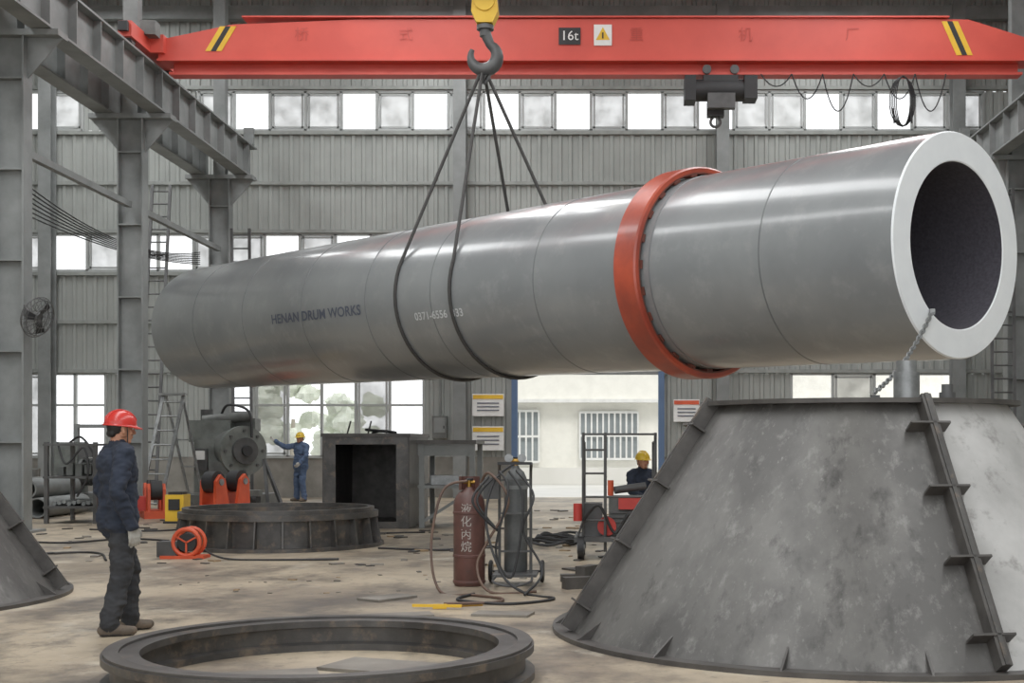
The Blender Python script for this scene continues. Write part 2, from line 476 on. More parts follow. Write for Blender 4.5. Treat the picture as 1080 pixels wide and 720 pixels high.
# ------------------------------------------------------------------ overhead cranes
def crane(y, lettering, hoistx):
    b = B(); z0 = 8.95; zt = 10.02
    x0, x1 = -9.05, 8.6
    poly = [(x0, z0+0.22), (x0, z0+0.66), (x0+1.5, zt-0.1), (x0+4, zt), (x1-4, zt+0.03), (x1-1.3, zt), (x1, z0+0.66), (x1, z0+0.22)]
    b.prism([(x, y-0.22, z) for x, z in poly], (0, 0.44, 0), 'crane')
    b.box(((x0+x1)/2, y, z0+0.12), (x1-x0-0.5, 0.05, 0.22), 'crane')
    b.box(((x0+x1)/2, y, z0), (x1-x0-0.4, 0.34, 0.05), 'crane')
    b.box(((x0+x1)/2, y, z0+0.24), (x1-x0, 0.6, 0.04), 'crane')
    b.box(((x0+x1)/2, y, zt+0.045), (x1-x0-3.4, 0.56, 0.03), 'crane')
    for x in (-9.3, 9.3):
        b.box((x, y, 9.48), (0.26, 2.8, 0.3), 'crane')
        for dy in (-1.15, 1.15):
            b.cyl((x-0.08, y+dy, 9.39), (x+0.08, y+dy, 9.39), 0.16, 'steel_dk')
            b.box((x, y+dy*1.28, 9.5), (0.18, 0.1, 0.18), 'black')
        b.box((x*0.987, y, 9.5), (0.55, 0.7, 0.36), 'crane')
    b.box((-9.1, y-0.55, 9.72), (0.3, 0.3, 0.28), 'mach')
    yf = y-0.235
    for (xs, sgn) in ((-8.1, -1), (6.75, 1)):
        for k, mm in enumerate(('yellow', 'black', 'yellow')):
            a = xs+k*0.11
            b.prism([(a, yf, 9.38 if sgn < 0 else 9.98), (a+0.11, yf, 9.38 if sgn < 0 else 9.98),
                     (a+0.41, yf, 9.88 if sgn < 0 else 9.3), (a+0.3, yf, 9.88 if sgn < 0 else 9.3)], (0, 0.01, 0), mm)
    if lettering:
        b.box((-0.75, yf, 9.68), (0.44, 0.02, 0.34), 'black')
        vs, fs = text_geo('16t', 0.27)
        b.add([(-0.75+v.x, yf-0.015, 9.68+v.y) for v in vs], fs, 'white')
        b.box((-0.08, yf, 9.7), (0.36, 0.02, 0.42), 'white')
        b.prism([(-0.22, yf-0.015, 9.6), (0.06, yf-0.015, 9.6), (-0.08, yf-0.015, 9.86)], (0, 0.01, 0), 'yellow')
        b.box((-0.08, yf-0.02, 9.69), (0.03, 0.01, 0.12), 'black')
        for x, ch in ((-6.15, '桥'), (-4.05, '式'), (0.6, '重'), (2.8, '机'), (4.95, '厂')):
            vs, fs = text_geo(ch, 0.3)
            b.add([(x+v.x, yf-0.002, 9.7+v.y) for v in vs], fs, 'textcr')
    hx = hoistx
    b.cyl((hx-0.55, y-0.1, 8.62), (hx+0.5, y-0.1, 8.62), 0.22, 'black')
    b.box((hx-0.62, y-0.1, 8.62), (0.22, 0.5, 0.5), 'black')
    b.box((hx+0.6, y-0.1, 8.64), (0.26, 0.46, 0.46), 'black')
    b.box((hx, y, 8.84), (0.7, 0.5, 0.12), 'black')
    b.box((hx, y-0.3, 8.35), (0.55, 0.2, 0.3), 'steel_dk')
    for dx in (-0.28, 0.28):
        for dy in (-0.2, 0.2): b.cyl((hx+dx, y+dy-0.03, 9.02), (hx+dx, y+dy+0.03, 9.02), 0.09, 'steel_dk')
    return b
b = crane(27, True, 2.3)
b.box((2.2, 26.9, 8.23), (0.34, 0.2, 0.3), 'black')
b.tube([(2.2+0.1*math.sin(a), 26.9, 7.98-0.1*math.cos(a)) for a in [math.radians(t) for t in range(-150, 151, 25)]], 0.03, 'steel_dk')
for i in range(6):
    xa = 3.1+i*0.62
    b.tube(catenary((xa, 26.7, 8.9), (xa+0.62, 26.7, 8.9), 0.25+0.25*(i % 3)), 0.014, 'black', n=5)
for k in range(5):
    b.tube([(5.95+(0.14+0.03*k)*math.sin(a), 26.65+0.02*k, 8.35+0.5*math.cos(a)) for a in [math.radians(t) for t in range(0, 361, 20)]], 0.012, 'black', n=5)
for x in (5.75, 6.1): b.tube([(x, 26.65, 8.2), (x+0.02, 26.65, 7.9)], 0.02, 'black', n=5)
b.finish('overhead_crane')

HX, HY = -1.83, 19.98
b = crane(20.1, False, HX)
for dx in (-0.07, 0.07):
    for dy in (-0.1, 0.1): b.cyl((HX+dx, HY+dy, 8.3), (HX+dx, HY+dy, 8.6), 0.014, 'rope', n=6)
b.finish('overhead_crane')
b = B()
b.prism([(HX-0.2, HY-0.13, 7.95), (HX-0.17, HY-0.13, 8.3), (HX+0.17, HY-0.13, 8.3), (HX+0.2, HY-0.13, 7.95), (HX+0.12, HY-0.13, 7.78), (HX-0.12, HY-0.13, 7.78)], (0, 0.26, 0), 'yellow')
for dy in (-0.16, 0.16): b.cyl((HX, HY+dy, 8.1), (HX, HY+dy*0.8, 8.1), 0.15, 'yellow', n=24)
b.cyl((HX, HY, 7.84), (HX, HY, 7.6), 0.085, 'steel_dk')
b.cyl((HX, HY, 7.76), (HX, HY, 7.7), 0.13, 'steel_dk')
pts = []; rs = []
C = Vector((HX-0.02, HY, 7.3))
pts.append(Vector((HX, HY, 7.7))); rs.append(0.075)
for k, t in enumerate(range(60, -211, -15)):
    a = math.radians(t); pts.append(C+Vector((0.2*math.cos(a), 0, 0.2*math.sin(a))))
    f = k/18; rs.append(0.07+0.035*math.sin(math.pi*min(1, f*1.2))-0.035*max(0, f-0.8)*5)
pts.insert(1, Vector((HX+0.03, HY, 7.58))); rs.insert(1, 0.08)
b.tube(pts, rs, 'steel_dk', n=14)
b.finish('crane_hook')

# ------------------------------------------------------------------ rotary drum
PN = Vector((3.73, 14.07, 3.58)); PF = Vector((-7.99, 26.63, 3.775)); RD = 1.2
A = (PN-PF).normalized(); Yv = Vector((0, 0, 1)).cross(A).normalized(); Zv = A.cross(Yv)
DL = (PN-PF).length
T = Matrix.Translation(PN) @ Matrix(((A.x, Yv.x, Zv.x, 0), (A.y, Yv.y, Zv.y, 0), (A.z, Yv.z, Zv.z, 0), (0, 0, 0, 1)))
RX = Matrix.Rotation(math.radians(90), 3, 'Y')   # z axis -> x axis
def dr(b, prof, m, n=128, closed=False): b.lathe(prof, (0, 0, 0), m, n=n, R=RX, closed=closed)
b = B(T)
# shell courses rolled plate by plate: each course bulges a few millimetres between seams
seams = [0.02, 1.75, 3.45, 5.6, 7.9, 9.6, 11.5, 13.5, 15.4, DL-0.01]
prof = []
for i in range(len(seams)-1):
    a, c = seams[i], seams[i+1]
    for k in range(9):
        f = k/8
        prof.append((RD-0.003+0.005*math.sin(math.pi*f)**0.5+(0.0015*math.sin(9*f+i*2)), -(a+(c-a)*f)))
dr(b, prof[::-1], 'drum')
dr(b, [(RD, -0.02), (RD-0.012, 0.0), (0.895, 0.0), (0.885, -0.01)], 'drum_white')
dr(b, [(0.885, -0.01), (0.885, -DL+0.2), (0.0, -DL+0.2)], 'drum_in', n=96)
dr(b, [(RD-0.003, -DL+0.01), (RD-0.02, -DL), (0.0, -DL)], 'drum')
for s in seams[1:-1]:
    dr(b, [(RD-0.006, -s-0.013), (RD+0.003, -s-0.006), (RD+0.003, -s+0.006), (RD-0.006, -s+0.013)], 'weld')
def drum_text(txt, size, s, phi, m, stretch=1.0, bold=0.0):
    vs, fs = text_geo(txt, size, bold); r = RD+0.008
    out = []
    for v in vs:
        a = phi+v.y/r
        out.append((-s+v.x*stretch, -r*math.cos(a), r*math.sin(a)))
    b.add(out, fs, m)
drum_text('HENAN DRUM WORKS', 0.22, 11.1, math.radians(-8), 'textdk', 1.2, 0.004)
drum_text('0371-6556  333', 0.16, 7.75, math.radians(-17), 'textlt', 1.15, 0.002)
b.finish('rotary_drum', angle=25, fix=False)

b = B(T); s0 = 3.76; w = 0.19; RO = 1.325
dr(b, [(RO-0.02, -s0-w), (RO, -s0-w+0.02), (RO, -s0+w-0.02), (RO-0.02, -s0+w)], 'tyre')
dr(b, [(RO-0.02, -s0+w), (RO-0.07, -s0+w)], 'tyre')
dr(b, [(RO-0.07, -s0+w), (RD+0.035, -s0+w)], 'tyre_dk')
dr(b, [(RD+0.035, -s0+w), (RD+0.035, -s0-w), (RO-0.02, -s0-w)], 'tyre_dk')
for k in range(24):
    a = 2*math.pi*k/24
    R = Matrix.Rotation(a, 3, 'X')
    b.box(R @ Vector((-s0, 0, RD+0.02)), (2*w+0.04, 0.1, 0.03), 'tyre_dk', R)
b.finish('riding_ring', angle=25)

# slings
b = B(T); Ti = T.inverted(); hk = Ti @ Vector((HX-0.03, HY, 7.16))
for s in (8.75, 7.4):
    rr = RD+0.026
    d = math.hypot(hk.z, hk.y); base = math.atan2(hk.y, hk.z); al = math.acos(rr/d)
    pts = []
    def sp(a): return Vector((-s, rr*math.sin(a), rr*math.cos(a)))
    a1 = base-al; a2 = base+al-2*math.pi
    pts.append(hk); 
    for k in range(1, 6): pts.append(hk.lerp(sp(a1), k/6))
    for k in range(33): pts.append(sp(a1+(a2-a1)*k/32))
    for k in range(5, -1, -1): pts.append(hk.lerp(sp(a2), k/6))
    b.tube(pts, 0.026, 'rope', n=8)
for a in range(4):
    c = hk+Vector((0.03*a-0.05, 0.02*a, -0.07*(a % 2)-0.03))
    b.tube([c+Vector((0.04*math.sin(t), 0.06*math.cos(t), 0.13*math.cos(t)-0.05)) for t in [i*math.pi/8 for i in range(16)]], 0.022, 'steel_dk', closed=True, n=6)
b.finish('lifting_slings')

# ------------------------------------------------------------------ conical hoppers
def hopper(cx, cy, rb, rt, h, az, lit_quads):
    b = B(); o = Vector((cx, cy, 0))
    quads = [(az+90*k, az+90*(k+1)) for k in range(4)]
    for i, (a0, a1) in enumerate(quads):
        m = 'cone_lit' if i in lit_quads else 'cone'
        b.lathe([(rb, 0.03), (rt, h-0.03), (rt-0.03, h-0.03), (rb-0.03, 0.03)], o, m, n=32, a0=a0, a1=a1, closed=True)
    b.lathe([(rb+0.13, 0), (rb+0.13, 0.035), (rb-0.08, 0.035), (rb-0.08, 0)], o, 'cone_edge', n=96, closed=True)
    b.lathe([(rt+0.1, h-0.035), (rt+0.1, h), (rt-0.08, h), (rt-0.08, h-0.035)], o, 'cone_edge', n=96, closed=True)
    for k in range(4):
        a = math.radians(az+90*k)
        e = Vector((math.sin(a), -math.cos(a), 0)); t = Vector((math.cos(a), math.sin(a), 0))
        p = o+e*rb+Vector((0, 0, 0.03)); q = o+e*rt+Vector((0, 0, h-0.03))
        sl = (q-p).normalized(); nn = t.cross(sl)
        if nn.dot(e) < 0: nn = -nn
        R = Matrix((t, nn, sl)).transposed()
        mid = (p+q)/2; L = (q-p).length
        b.box(mid+nn*0.05, (0.075, 0.12, L), 'cone_edge', R)
        b.box(mid+nn*0.11, (0.03, 0.02, L), 'ring', R)
        for f in (0.1, 0.37, 0.63, 0.88):
            c = p.lerp(q, f)
            b.box(c+nn*0.06-t*0.03, (0.3, 0.12, 0.016), 'cone_edge', R)
    for k in range(16):
        a = math.radians(az+22.5*k+11)
        e = Vector((math.sin(a), -math.cos(a), 0)); t = Vector((math.cos(a), math.sin(a), 0))
        p = o+e*rb
        b.prism([p+Vector((0, 0, 0.035))-t*0.008, p+e*0.11+Vector((0, 0, 0.035))-t*0.008, p-e*0.1+Vector((0, 0, 0.17))-t*0.008], t*0.016, 'cone_edge')
    return b
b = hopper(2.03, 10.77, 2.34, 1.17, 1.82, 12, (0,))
b.cyl((2.66, 11.78, 1.82), (2.66, 11.78, 2.12), 0.115, 'galv'); b.cyl((2.66, 11.78, 2.12), (2.66, 11.78, 2.22), 0.09, 'galv')
b.cyl((2.95, 11.5, 1.82), (2.95, 11.5, 1.93), 0.07, 'steel_dk'); b.cyl((2.95, 11.5, 1.93), (2.95, 11.5, 2.0), 0.05, 'steel_dk')
b.box((2.4, 11.88, 1.86), (0.08, 0.05, 0.12), 'steel_dk')
b.finish('conical_hopper')
b = hopper(-7.68, 12.6, 2.3, 1.15, 1.75, 105, ())
b.finish('conical_hopper')

# chain from drum face to hopper rim
b = B(); p = Vector((3.35, 13.67, 2.84)); q = Vector((2.4, 11.88, 1.95)); n = 34
path = catenary(p, q, 0.1, n)
for i in range(n):
    a = path[i]; c = path[i+1]; d = (c-a).normalized(); u, v = perp(d)
    if i % 2: u, v = v, u
    mid = (a+c)/2; hl = (c-a).length*0.72
    b.tube([mid+d*(hl*math.cos(t))+u*(0.022*math.sin(t)) for t in [k*math.pi/6 for k in range(12)]], 0.009, 'galv', n=6, closed=True)
b.box(p, (0.05, 0.05, 0.06), 'galv')
b.finish('tag_chain')

# ------------------------------------------------------------------ flange rings on the floor
def ringl(b, o, prof, m, n=128): b.lathe(prof, o, m, n=n, closed=True)
b = B(); o = (-1.80, 8.45, 0)
ringl(b, o, [(1.34, 0), (1.34, 0.045), (1.28, 0.06), (1.28, 0.16), (1.335, 0.17), (1.335, 0.215), (1.11, 0.215), (1.11, 0.17), (1.16, 0.16), (1.16, 0.06), (1.11, 0.045), (1.11, 0)], 'ring')
ringl(b, o, [(1.32, 0.215), (1.32, 0.232), (1.23, 0.232), (1.23, 0.215)], 'cone_edge')
b.finish('flange_ring', angle=30)
b = B(); o = (-4.77, 19.35, 0)
ringl(b, o, [(1.5, 0), (1.5, 0.05), (1.33, 0.05), (1.33, 0.42), (1.42, 0.42), (1.42, 0.5), (1.2, 0.5), (1.2, 0.42), (1.28, 0.42), (1.28, 0.05), (1.2, 0.05), (1.2, 0)], 'ring')
for k in range(24):
    a = math.radians(15*k); e = Vector((math.sin(a), -math.cos(a), 0)); t = Vector((math.cos(a), math.sin(a), 0))
    p = Vector(o)+e*1.33
    b.prism([p+Vector((0, 0, 0.05)), p+e*0.14+Vector((0, 0, 0.05)), p+e*0.08+Vector((0, 0, 0.42)), p+Vector((0, 0, 0.42))], t*0.02, 'ring')
ringl(b, o, [(1.36, 0.5), (1.36, 0.56), (1.27, 0.56), (1.27, 0.5)], 'ring')
b.finish('flange_ring', angle=30)

# ------------------------------------------------------------------ gas bottles with trolley
b = B()
def bottle(b, x, y, z, r, h, m, capm):
    b.lathe([(0, z), (r*0.9, z), (r, z+0.03), (r, z+h*0.82), (r*0.93, z+h*0.88), (r*0.7, z+h*0.94), (r*0.3, z+h*0.98), (r*0.25, z+h)], (x, y, 0), m, n=40)
    b.cyl((x, y, z+h), (x, y, z+h+0.07), 0.025, 'brass', n=12)
    b.cyl((x-0.06, y, z+h+0.05), (x+0.06, y, z+h+0.05), 0.018, 'brass', n=10)
    b.cyl((x, y, z+h+0.07), (x, y, z+h+0.09), 0.04, capm, n=16)
bottle(b, -1.44, 13.9, 0.0, 0.165, 1.03, 'gasred', 'black')
b.lathe([(0.1, 1.0), (0.11, 1.0), (0.11, 1.14), (0.1, 1.14)], (-1.44, 13.9, 0), 'gasred', n=24, closed=True, a0=40, a1=320)
for t in (0.03, 0.3, 0.75):
    b.lathe([(0.166, t), (0.172, t+0.005), (0.172, t+0.025), (0.166, t+0.03)], (-1.44, 13.9, 0), 'gasred', n=40)
for i, ch in enumerate('液化丙烷'):
    vs, fs = text_geo(ch, 0.12)
    b.add([(-1.44+0.168*math.sin(v.x/0.168-0.1), 13.9-0.168*math.cos(v.x/0.168-0.1), 0.8-i*0.13+v.y) for v in vs], fs, 'bottletext')
b.finish('gas_bottle', angle=40, fix=False)
b = B()
bottle(b, -0.97, 14.15, 0.12, 0.125, 1.13, 'gasgrey', 'black')
b.lathe([(0.126, 1.0), (0.131, 1.0), (0.131, 1.04), (0.126, 1.04)], (-0.97, 14.15, 0), 'steel', n=32)
for x in (-1.13, -0.8):
    b.tube(spline([(x, 13.98, 0.12), (x, 13.98, 0.7), (x, 13.96, 1.15), (x+0.02, 13.72, 1.28)]), 0.016, 'steel_dk', n=8)
for z in (0.35, 0.75, 1.1): b.bar((-1.13, 13.98, z), (-0.8, 13.98, z), 0.03, 0.02, 'steel_dk')
b.bar((-1.13, 13.72, 1.28), (-0.78, 13.72, 1.28), 0.03, 0.03, 'black')
b.box((-0.96, 14.0, 0.11), (0.46, 0.5, 0.025), 'steel_dk')
b.tube(spline([(-1.15, 13.8, 0.11), (-1.15, 13.45, 0.08), (-0.96, 13.35, 0.05), (-0.78, 13.45, 0.08), (-0.78, 13.8, 0.11)]), 0.014, 'steel_dk')
for x in (-1.24, -0.69):
    b.tube([(x, 14.2+0.1*math.cos(a), 0.12+0.1*math.sin(a)) for a in [k*math.pi/10 for k in range(20)]], 0.022, 'black', n=8, closed=True)
    b.cyl((x-0.02, 14.2, 0.12), (x+0.02, 14.2, 0.12), 0.08, 'galv')
b.cyl((-1.24, 14.2, 0.12), (-0.69, 14.2, 0.12), 0.012, 'steel_dk', n=8)
for dx in (-0.07, 0.07): b.cyl((-0.97+dx, 14.07, 1.33), (-0.97+dx, 14.1, 1.33), 0.045, 'galv', n=20)
b.cyl((-1.06, 14.12, 1.3), (-0.88, 14.12, 1.3), 0.025, 'brass', n=12)
b.box((-1.2, 13.8, 1.02), (0.16, 0.12, 0.22), 'steel_dk')
b.finish('gas_bottle_trolley')
b = B()
b.tube(spline([(-1.44, 13.7, 1.1), (-1.68, 13.6, 1.0), (-1.78, 13.45, 0.45), (-1.66, 13.2, 0.02), (-1.3, 12.9, 0.015), (-1.0, 12.6, 0.015), (-1.05, 12.3, 0.015), (-1.5, 12.2, 0.015)]), 0.014, 'hose', n=8)
b.tube(spline([(-0.97, 14.0, 1.28), (-1.15, 13.6, 1.1), (-1.22, 13.4, 0.7), (-1.05, 13.2, 0.2), (-0.8, 13.0, 0.02), (-0.5, 12.6, 0.015), (-0.9, 12.2, 0.015), (-1.4, 12.5, 0.015), (-1.3, 13.0, 0.015)]), 0.014, 'black', n=8)
b.tube(spline([(-1.3, 13.68, 1.08), (-1.2, 13.6, 1.18), (-1.0, 13.5, 0.9), (-1.2, 13.4, 0.5), (-1.3, 13.3, 0.25), (-1.15, 13.1, 0.02), (-0.7, 13.2, 0.015)]), 0.014, 'hose', n=8)
b.tube(spline([(-0.95, 13.95, 1.2), (-0.75, 13.6, 0.95), (-0.85, 13.5, 0.6), (-0.65, 13.4, 0.2), (-0.8, 12.9, 0.015)]), 0.013, 'black', n=8)
b.tube(spline([(-1.15, 13.6, 1.15), (-1.32, 13.5, 0.9), (-1.1, 13.45, 0.6), (-1.35, 13.35, 0.9), (-1.2, 13.5, 1.15)]), 0.013, 'black', n=8)
b.tube(spline([(-1.1, 13.6, 1.2), (-1.0, 13.45, 1.0), (-1.12, 13.4, 0.4), (-0.95, 13.4, 0.15), (-0.85, 13.5, 0.9), (-1.0, 13.6, 1.2)]), 0.013, 'black', n=8)
b.finish('cutting_torch_hoses')

# ------------------------------------------------------------------ steel box workpiece with table
b = B(); y0, y1 = 23.0, 25.4; xa, xb = -4.9, -3.45; h = 1.62
b.box(((xa+xb)/2, (y0+y1)/2, 0.03), (xb-xa, y1-y0, 0.06), 'cone_edge')
for x in (xa, xb): b.box((x, (y0+y1)/2, h/2), (0.06, y1-y0, h), 'cone_edge')
b.box(((xa+xb)/2, (y0+y1)/2, h), (xb-xa+0.1, y1-y0+0.1, 0.06), 'cone_edge')
b.box(((xa+xb)/2, y1, h/2), (xb-xa, 0.05, h), 'cone_edge')
for x in (xa+0.1, xb-0.1): b.box((x, y0+0.02, h/2), (0.2, 0.05, h), 'ring')
b.box(((xa+xb)/2, y0+0.02, h-0.08), (xb-xa, 0.06, 0.16), 'ring')
b.box(((xa+xb)/2, y0+0.02, 0.06), (xb-xa, 0.06, 0.12), 'ring')
for k in (1, 2):
    b.prism([(xa+0.03+k*0.36, y0-0.0, h+0.03), (xa+0.05+k*0.36, y0, h+0.03), (xa+0.05+k*0.36, y0+0.3, h+0.25), (xa+0.03+k*0.36, y0+0.3, h+0.25)], (0.01, 0, 0), 'ring')
b.tube(spline([(-4.2, 23.8, 1.66), (-4.0, 23.6, 1.7), (-3.8, 23.9, 1.67), (-4.1, 24.1, 1.7), (-4.3, 23.7, 1.72), (-3.9, 23.5, 1.68)]), 0.025, 'black')
b.finish('steel_box_section')
b = B()
b.box((-2.8, 23.9, 1.5), (1.05, 1.6, 0.07), 'cone_edge'); b.box((-2.8, 23.9, 0.72), (1.0, 1.5, 0.05), 'steel')
for x in (-3.23, -2.35):
    for y in (23.2, 24.6): b.box((x, y, 0.75), (0.09, 0.09, 1.5), 'steel')
b.box((-2.8, 23.2, 1.36), (1.0, 0.06, 0.2), 'steel')
b.box((-2.85, 23.6, 0.83), (0.5, 0.4, 0.16), 'galv'); b.box((-2.55, 24.0, 0.8), (0.25, 0.5, 0.1), 'scrap')
b.bar((-3.23, 23.2, 0.1), (-2.35, 23.2, 0.66), 0.05, 0.05, 'steel')
b.finish('steel_workbench')

# ------------------------------------------------------------------ big machine tool at the rear left
b = B(); mx = -8.7; my = 30.9
b.box((mx, my, 0.15), (1.7, 1.6, 0.3), 'mach')
b.box((mx-0.35, my, 0.85), (0.75, 1.2, 1.4), 'lathe'); b.box((mx-0.4, my, 1.75), (0.95, 1.0, 0.5), 'lathe')
b.cyl((mx-0.05, my-0.1, 1.35), (mx+0.35, my-0.55, 1.3), 0.5, 'mach', n=40)
b.cyl((mx+0.35, my-0.55, 1.3), (mx+0.43, my-0.64, 1.3), 0.57, 'lathe', n=40)
b.cyl((mx+0.43, my-0.64, 1.3), (mx+0.5, my-0.72, 1.3), 0.3, 'steel_dk', n=30)
b.cyl((mx+0.5, my-0.72, 1.3), (mx+0.56, my-0.79, 1.3), 0.12, 'black', n=20)
for k in range(8):
    a = k*math.pi/4; c0 = Vector((mx+0.43, my-0.64, 1.3)); d = Vector((0.66, -0.75, 0)); u, v = perp(d)
    p = c0+u*(0.46*math.cos(a))+v*(0.46*math.sin(a)); b.cyl(p, p+d.normalized()*0.04, 0.035, 'steel_dk', n=8)
b.box((mx-0.1, my-0.62, 0.7), (0.5, 0.2, 0.7), 'mach'); b.box((mx-0.55, my-0.62, 1.1), (0.3, 0.12, 0.5), 'steel_dk')
b.box((mx-0.55, my-0.7, 1.2), (0.2, 0.04, 0.2), 'white')
b.box((mx+0.2, my+0.1, 1.9), (0.7, 0.5, 0.3), 'mach'); b.cyl((mx-0.6, my-0.3, 2.0), (mx+0.5, my-0.3, 2.1), 0.12, 'mach')
b.cyl((mx-0.55, my-0.2, 2.0), (mx-0.55, my-0.2, 2.25), 0.14, 'steel_dk')
b.tube(spline([(mx-0.2, my-0.3, 2.1), (mx, my-0.4, 2.35), (mx+0.5, my-0.5, 2.2), (mx+0.6, my-0.6, 1.6)]), 0.03, 'black')
b.cyl((mx+0.75, my-1.0, 0.2), (mx+0.85, my-1.0, 0.2), 0.2, 'black'); b.cyl((mx-0.2, my-1.0, 0.2), (mx-0.1, my-1.0, 0.2), 0.2, 'black')
b.box((mx+0.3, my-1.0, 0.35), (1.2, 0.35, 0.14), 'mach')
b.bar((mx+1.0, my-0.7, 0.0), (mx+0.8, my-0.3, 1.1), 0.07, 0.07, 'steel_dk'); b.bar((mx+1.3, my-0.6, 0.0), (mx+0.8, my-0.3, 1.1), 0.07, 0.07, 'steel_dk')
b.finish('pipe_cutting_machine')

# welding rotators (orange-red)
def rotator(x, y, s, rot):
    b = B(Matrix.Translation((x, y, 0)) @ Matrix.Rotation(rot, 4, 'Z') @ Matrix.Scale(s, 4))
    b.box((0, 0, 0.08), (1.1, 0.5, 0.16), 'orange')
    for sx in (-1, 1):
        for yy in (-0.18, 0.12):
            b.prism([(sx*0.5, yy, 0.16), (sx*0.12, yy, 0.16), (sx*0.22, yy, 0.62), (sx*0.36, yy, 0.72), (sx*0.48, yy, 0.6)], (0, 0.06, 0), 'orange')
        b.cyl((sx*0.35, -0.11, 0.58), (sx*0.35, 0.11, 0.58), 0.2, 'black', n=32)
        b.cyl((sx*0.35, -0.2, 0.58), (sx*0.35, -0.1, 0.58), 0.06, 'galv')
    b.box((0, 0.3, 0.3), (0.3, 0.25, 0.3), 'red')
    b.finish('welding_rotator')
rotator(-9.0, 26.4, 0.95, 2.0); rotator(-8.05, 28.0, 1.15, 1.2)
b = B(); b.box((-7.95, 24.6, 0.28), (0.34, 0.4, 0.5), 'yellow'); b.box((-7.95, 24.6, 0.55), (0.26, 0.3, 0.06), 'black')
b.box((-7.95, 24.38, 0.35), (0.2, 0.03, 0.2), 'black'); b.box((-7.95, 24.6, 0.02), (0.4, 0.46, 0.05), 'black'); b.finish('welding_machine')
# small orange reel
b = B(); ox, oy = -5.4, 17.05
for dy in (0, 0.22):
    b.tube([(ox+0.17*math.cos(a), oy+dy, 0.21+0.17*math.sin(a)) for a in [k*math.pi/12 for k in range(24)]], 0.028, 'orange', closed=True)
b.cyl((ox, oy, 0.21), (ox, oy+0.22, 0.21), 0.12, 'black')
for k in range(3):
    a = k*2.1+0.5; b.bar((ox, oy, 0.21), (ox+0.17*math.cos(a), oy, 0.21+0.17*math.sin(a)), 0.03, 0.02, 'orange')
b.box((ox-0.25, oy+0.11, 0.12), (0.26, 0.24, 0.2), 'steel_dk'); b.box((ox-0.05, oy+0.11, 0.02), (0.56, 0.3, 0.04), 'orange')
b.tube(spline([(ox+0.2, oy+0.1, 0.1), (ox+0.6, oy-0.2, 0.015), (ox+1.4, oy-0.3, 0.015), (ox+2.0, oy-0.2, 0.015)]), 0.014, 'black')
b.finish('cable_reel')

# ------------------------------------------------------------------ left clutter
b = B()
for i in range(2):
    for j in range(3-i):
        x = -12.0+0.42*j+0.21*i; z = 0.21+0.37*i
        b.lathe([(0.2, 0), (0.2, 2.2), (0.17, 2.2), (0.17, 0)], (x, 26.0, z), 'mach' if (i+j) % 2 else 'steel', n=24, closed=True, R=Matrix.Rotation(math.radians(-90), 3, 'X'))
b.finish('pipe_stack')
b = B()   # winch machine with motor and frame
ox, oy = -11.3, 29.0
b.box((ox, oy, 0.2), (1.6, 1.0, 0.4), 'mach'); b.box((ox-0.4, oy, 0.95), (0.5, 0.6, 1.1), 'lathe')
b.cyl((ox-0.1, oy-0.2, 0.85), (ox+0.65, oy-0.2, 0.85), 0.28, 'mach'); b.cyl((ox+0.65, oy-0.2, 0.85), (ox+0.75, oy-0.2, 0.85), 0.36, 'steel_dk')
for k in range(6): b.cyl((ox-0.02+0.1*k, oy-0.2, 0.85), (ox+0.02+0.1*k, oy-0.2, 0.85), 0.3, 'steel_dk')
b.bar((ox+0.7, oy+0.3, 0.4), (ox+0.7, oy+0.3, 1.9), 0.08, 0.08, 'steel'); b.bar((ox-0.4, oy+0.3, 1.85), (ox+0.7, oy+0.3, 1.85), 0.08, 0.08, 'steel')
b.bar((ox-0.4, oy+0.3, 1.4), (ox-0.4, oy+0.3, 1.9), 0.1, 0.1, 'steel'); b.box((ox+0.1, oy-0.4, 1.3), (0.3, 0.2, 0.25), 'steel_dk')
b.tube(spline([(ox-0.3, oy-0.3, 1.5), (ox, oy-0.45, 1.6), (ox+0.3, oy-0.5, 1.2), (ox+0.5, oy-0.5, 0.5)]), 0.025, 'black')
b.finish('winch_machine')
b = B()
for (x, y) in ((-12.9, 29.4), (-13.6, 29.0), (-13.2, 30.2)):
    b.lathe([(0, 0), (0.29, 0), (0.3, 0.02), (0.29, 0.3), (0.305, 0.31), (0.29, 0.32), (0.29, 0.6), (0.305, 0.61), (0.29, 0.62), (0.29, 0.88), (0.3, 0.9), (0.28, 0.88), (0, 0.88)], (x, y, 0), 'galv' if x > -13 else 'mach', n=32)
b.finish('oil_drums')
b = B()
for (x, y) in ((-10.3, 24.4), (-9.4, 24.4), (-10.3, 25.6), (-9.4, 25.6)): b.box((x, y, 0.75), (0.07, 0.07, 1.5), 'steel_dk')
for z in (0.3, 0.85, 1.45): b.box((-9.85, 25.0, z), (1.0, 1.3, 0.04), 'steel_dk')
for k in range(9):
    b.cyl((-10.2+k*0.09, 24.5, 0.36+0.02*(k % 3)), (-10.15+k*0.09, 25.5, 0.38), 0.04, 'steel', n=10)
for k in range(5): b.box((-10.15+0.17*k, 24.9, 0.96+0.03*(k % 2)), (0.12, 0.5, 0.16+0.05*(k % 3)), 'mach')
b.tube(spline([(-10.1, 24.4, 1.5), (-9.9, 24.3, 1.1), (-9.6, 24.35, 1.4), (-9.5, 24.3, 0.9), (-9.7, 24.3, 0.5)]), 0.02, 'black')
b.finish('storage_rack')
b = B()
for k in range(4): b.bar((-10.6+0.25*k, 20.5, 0.0), (-10.7+0.23*k, 21.2, 1.7-0.2*k), 0.09, 0.06, 'cone_edge')
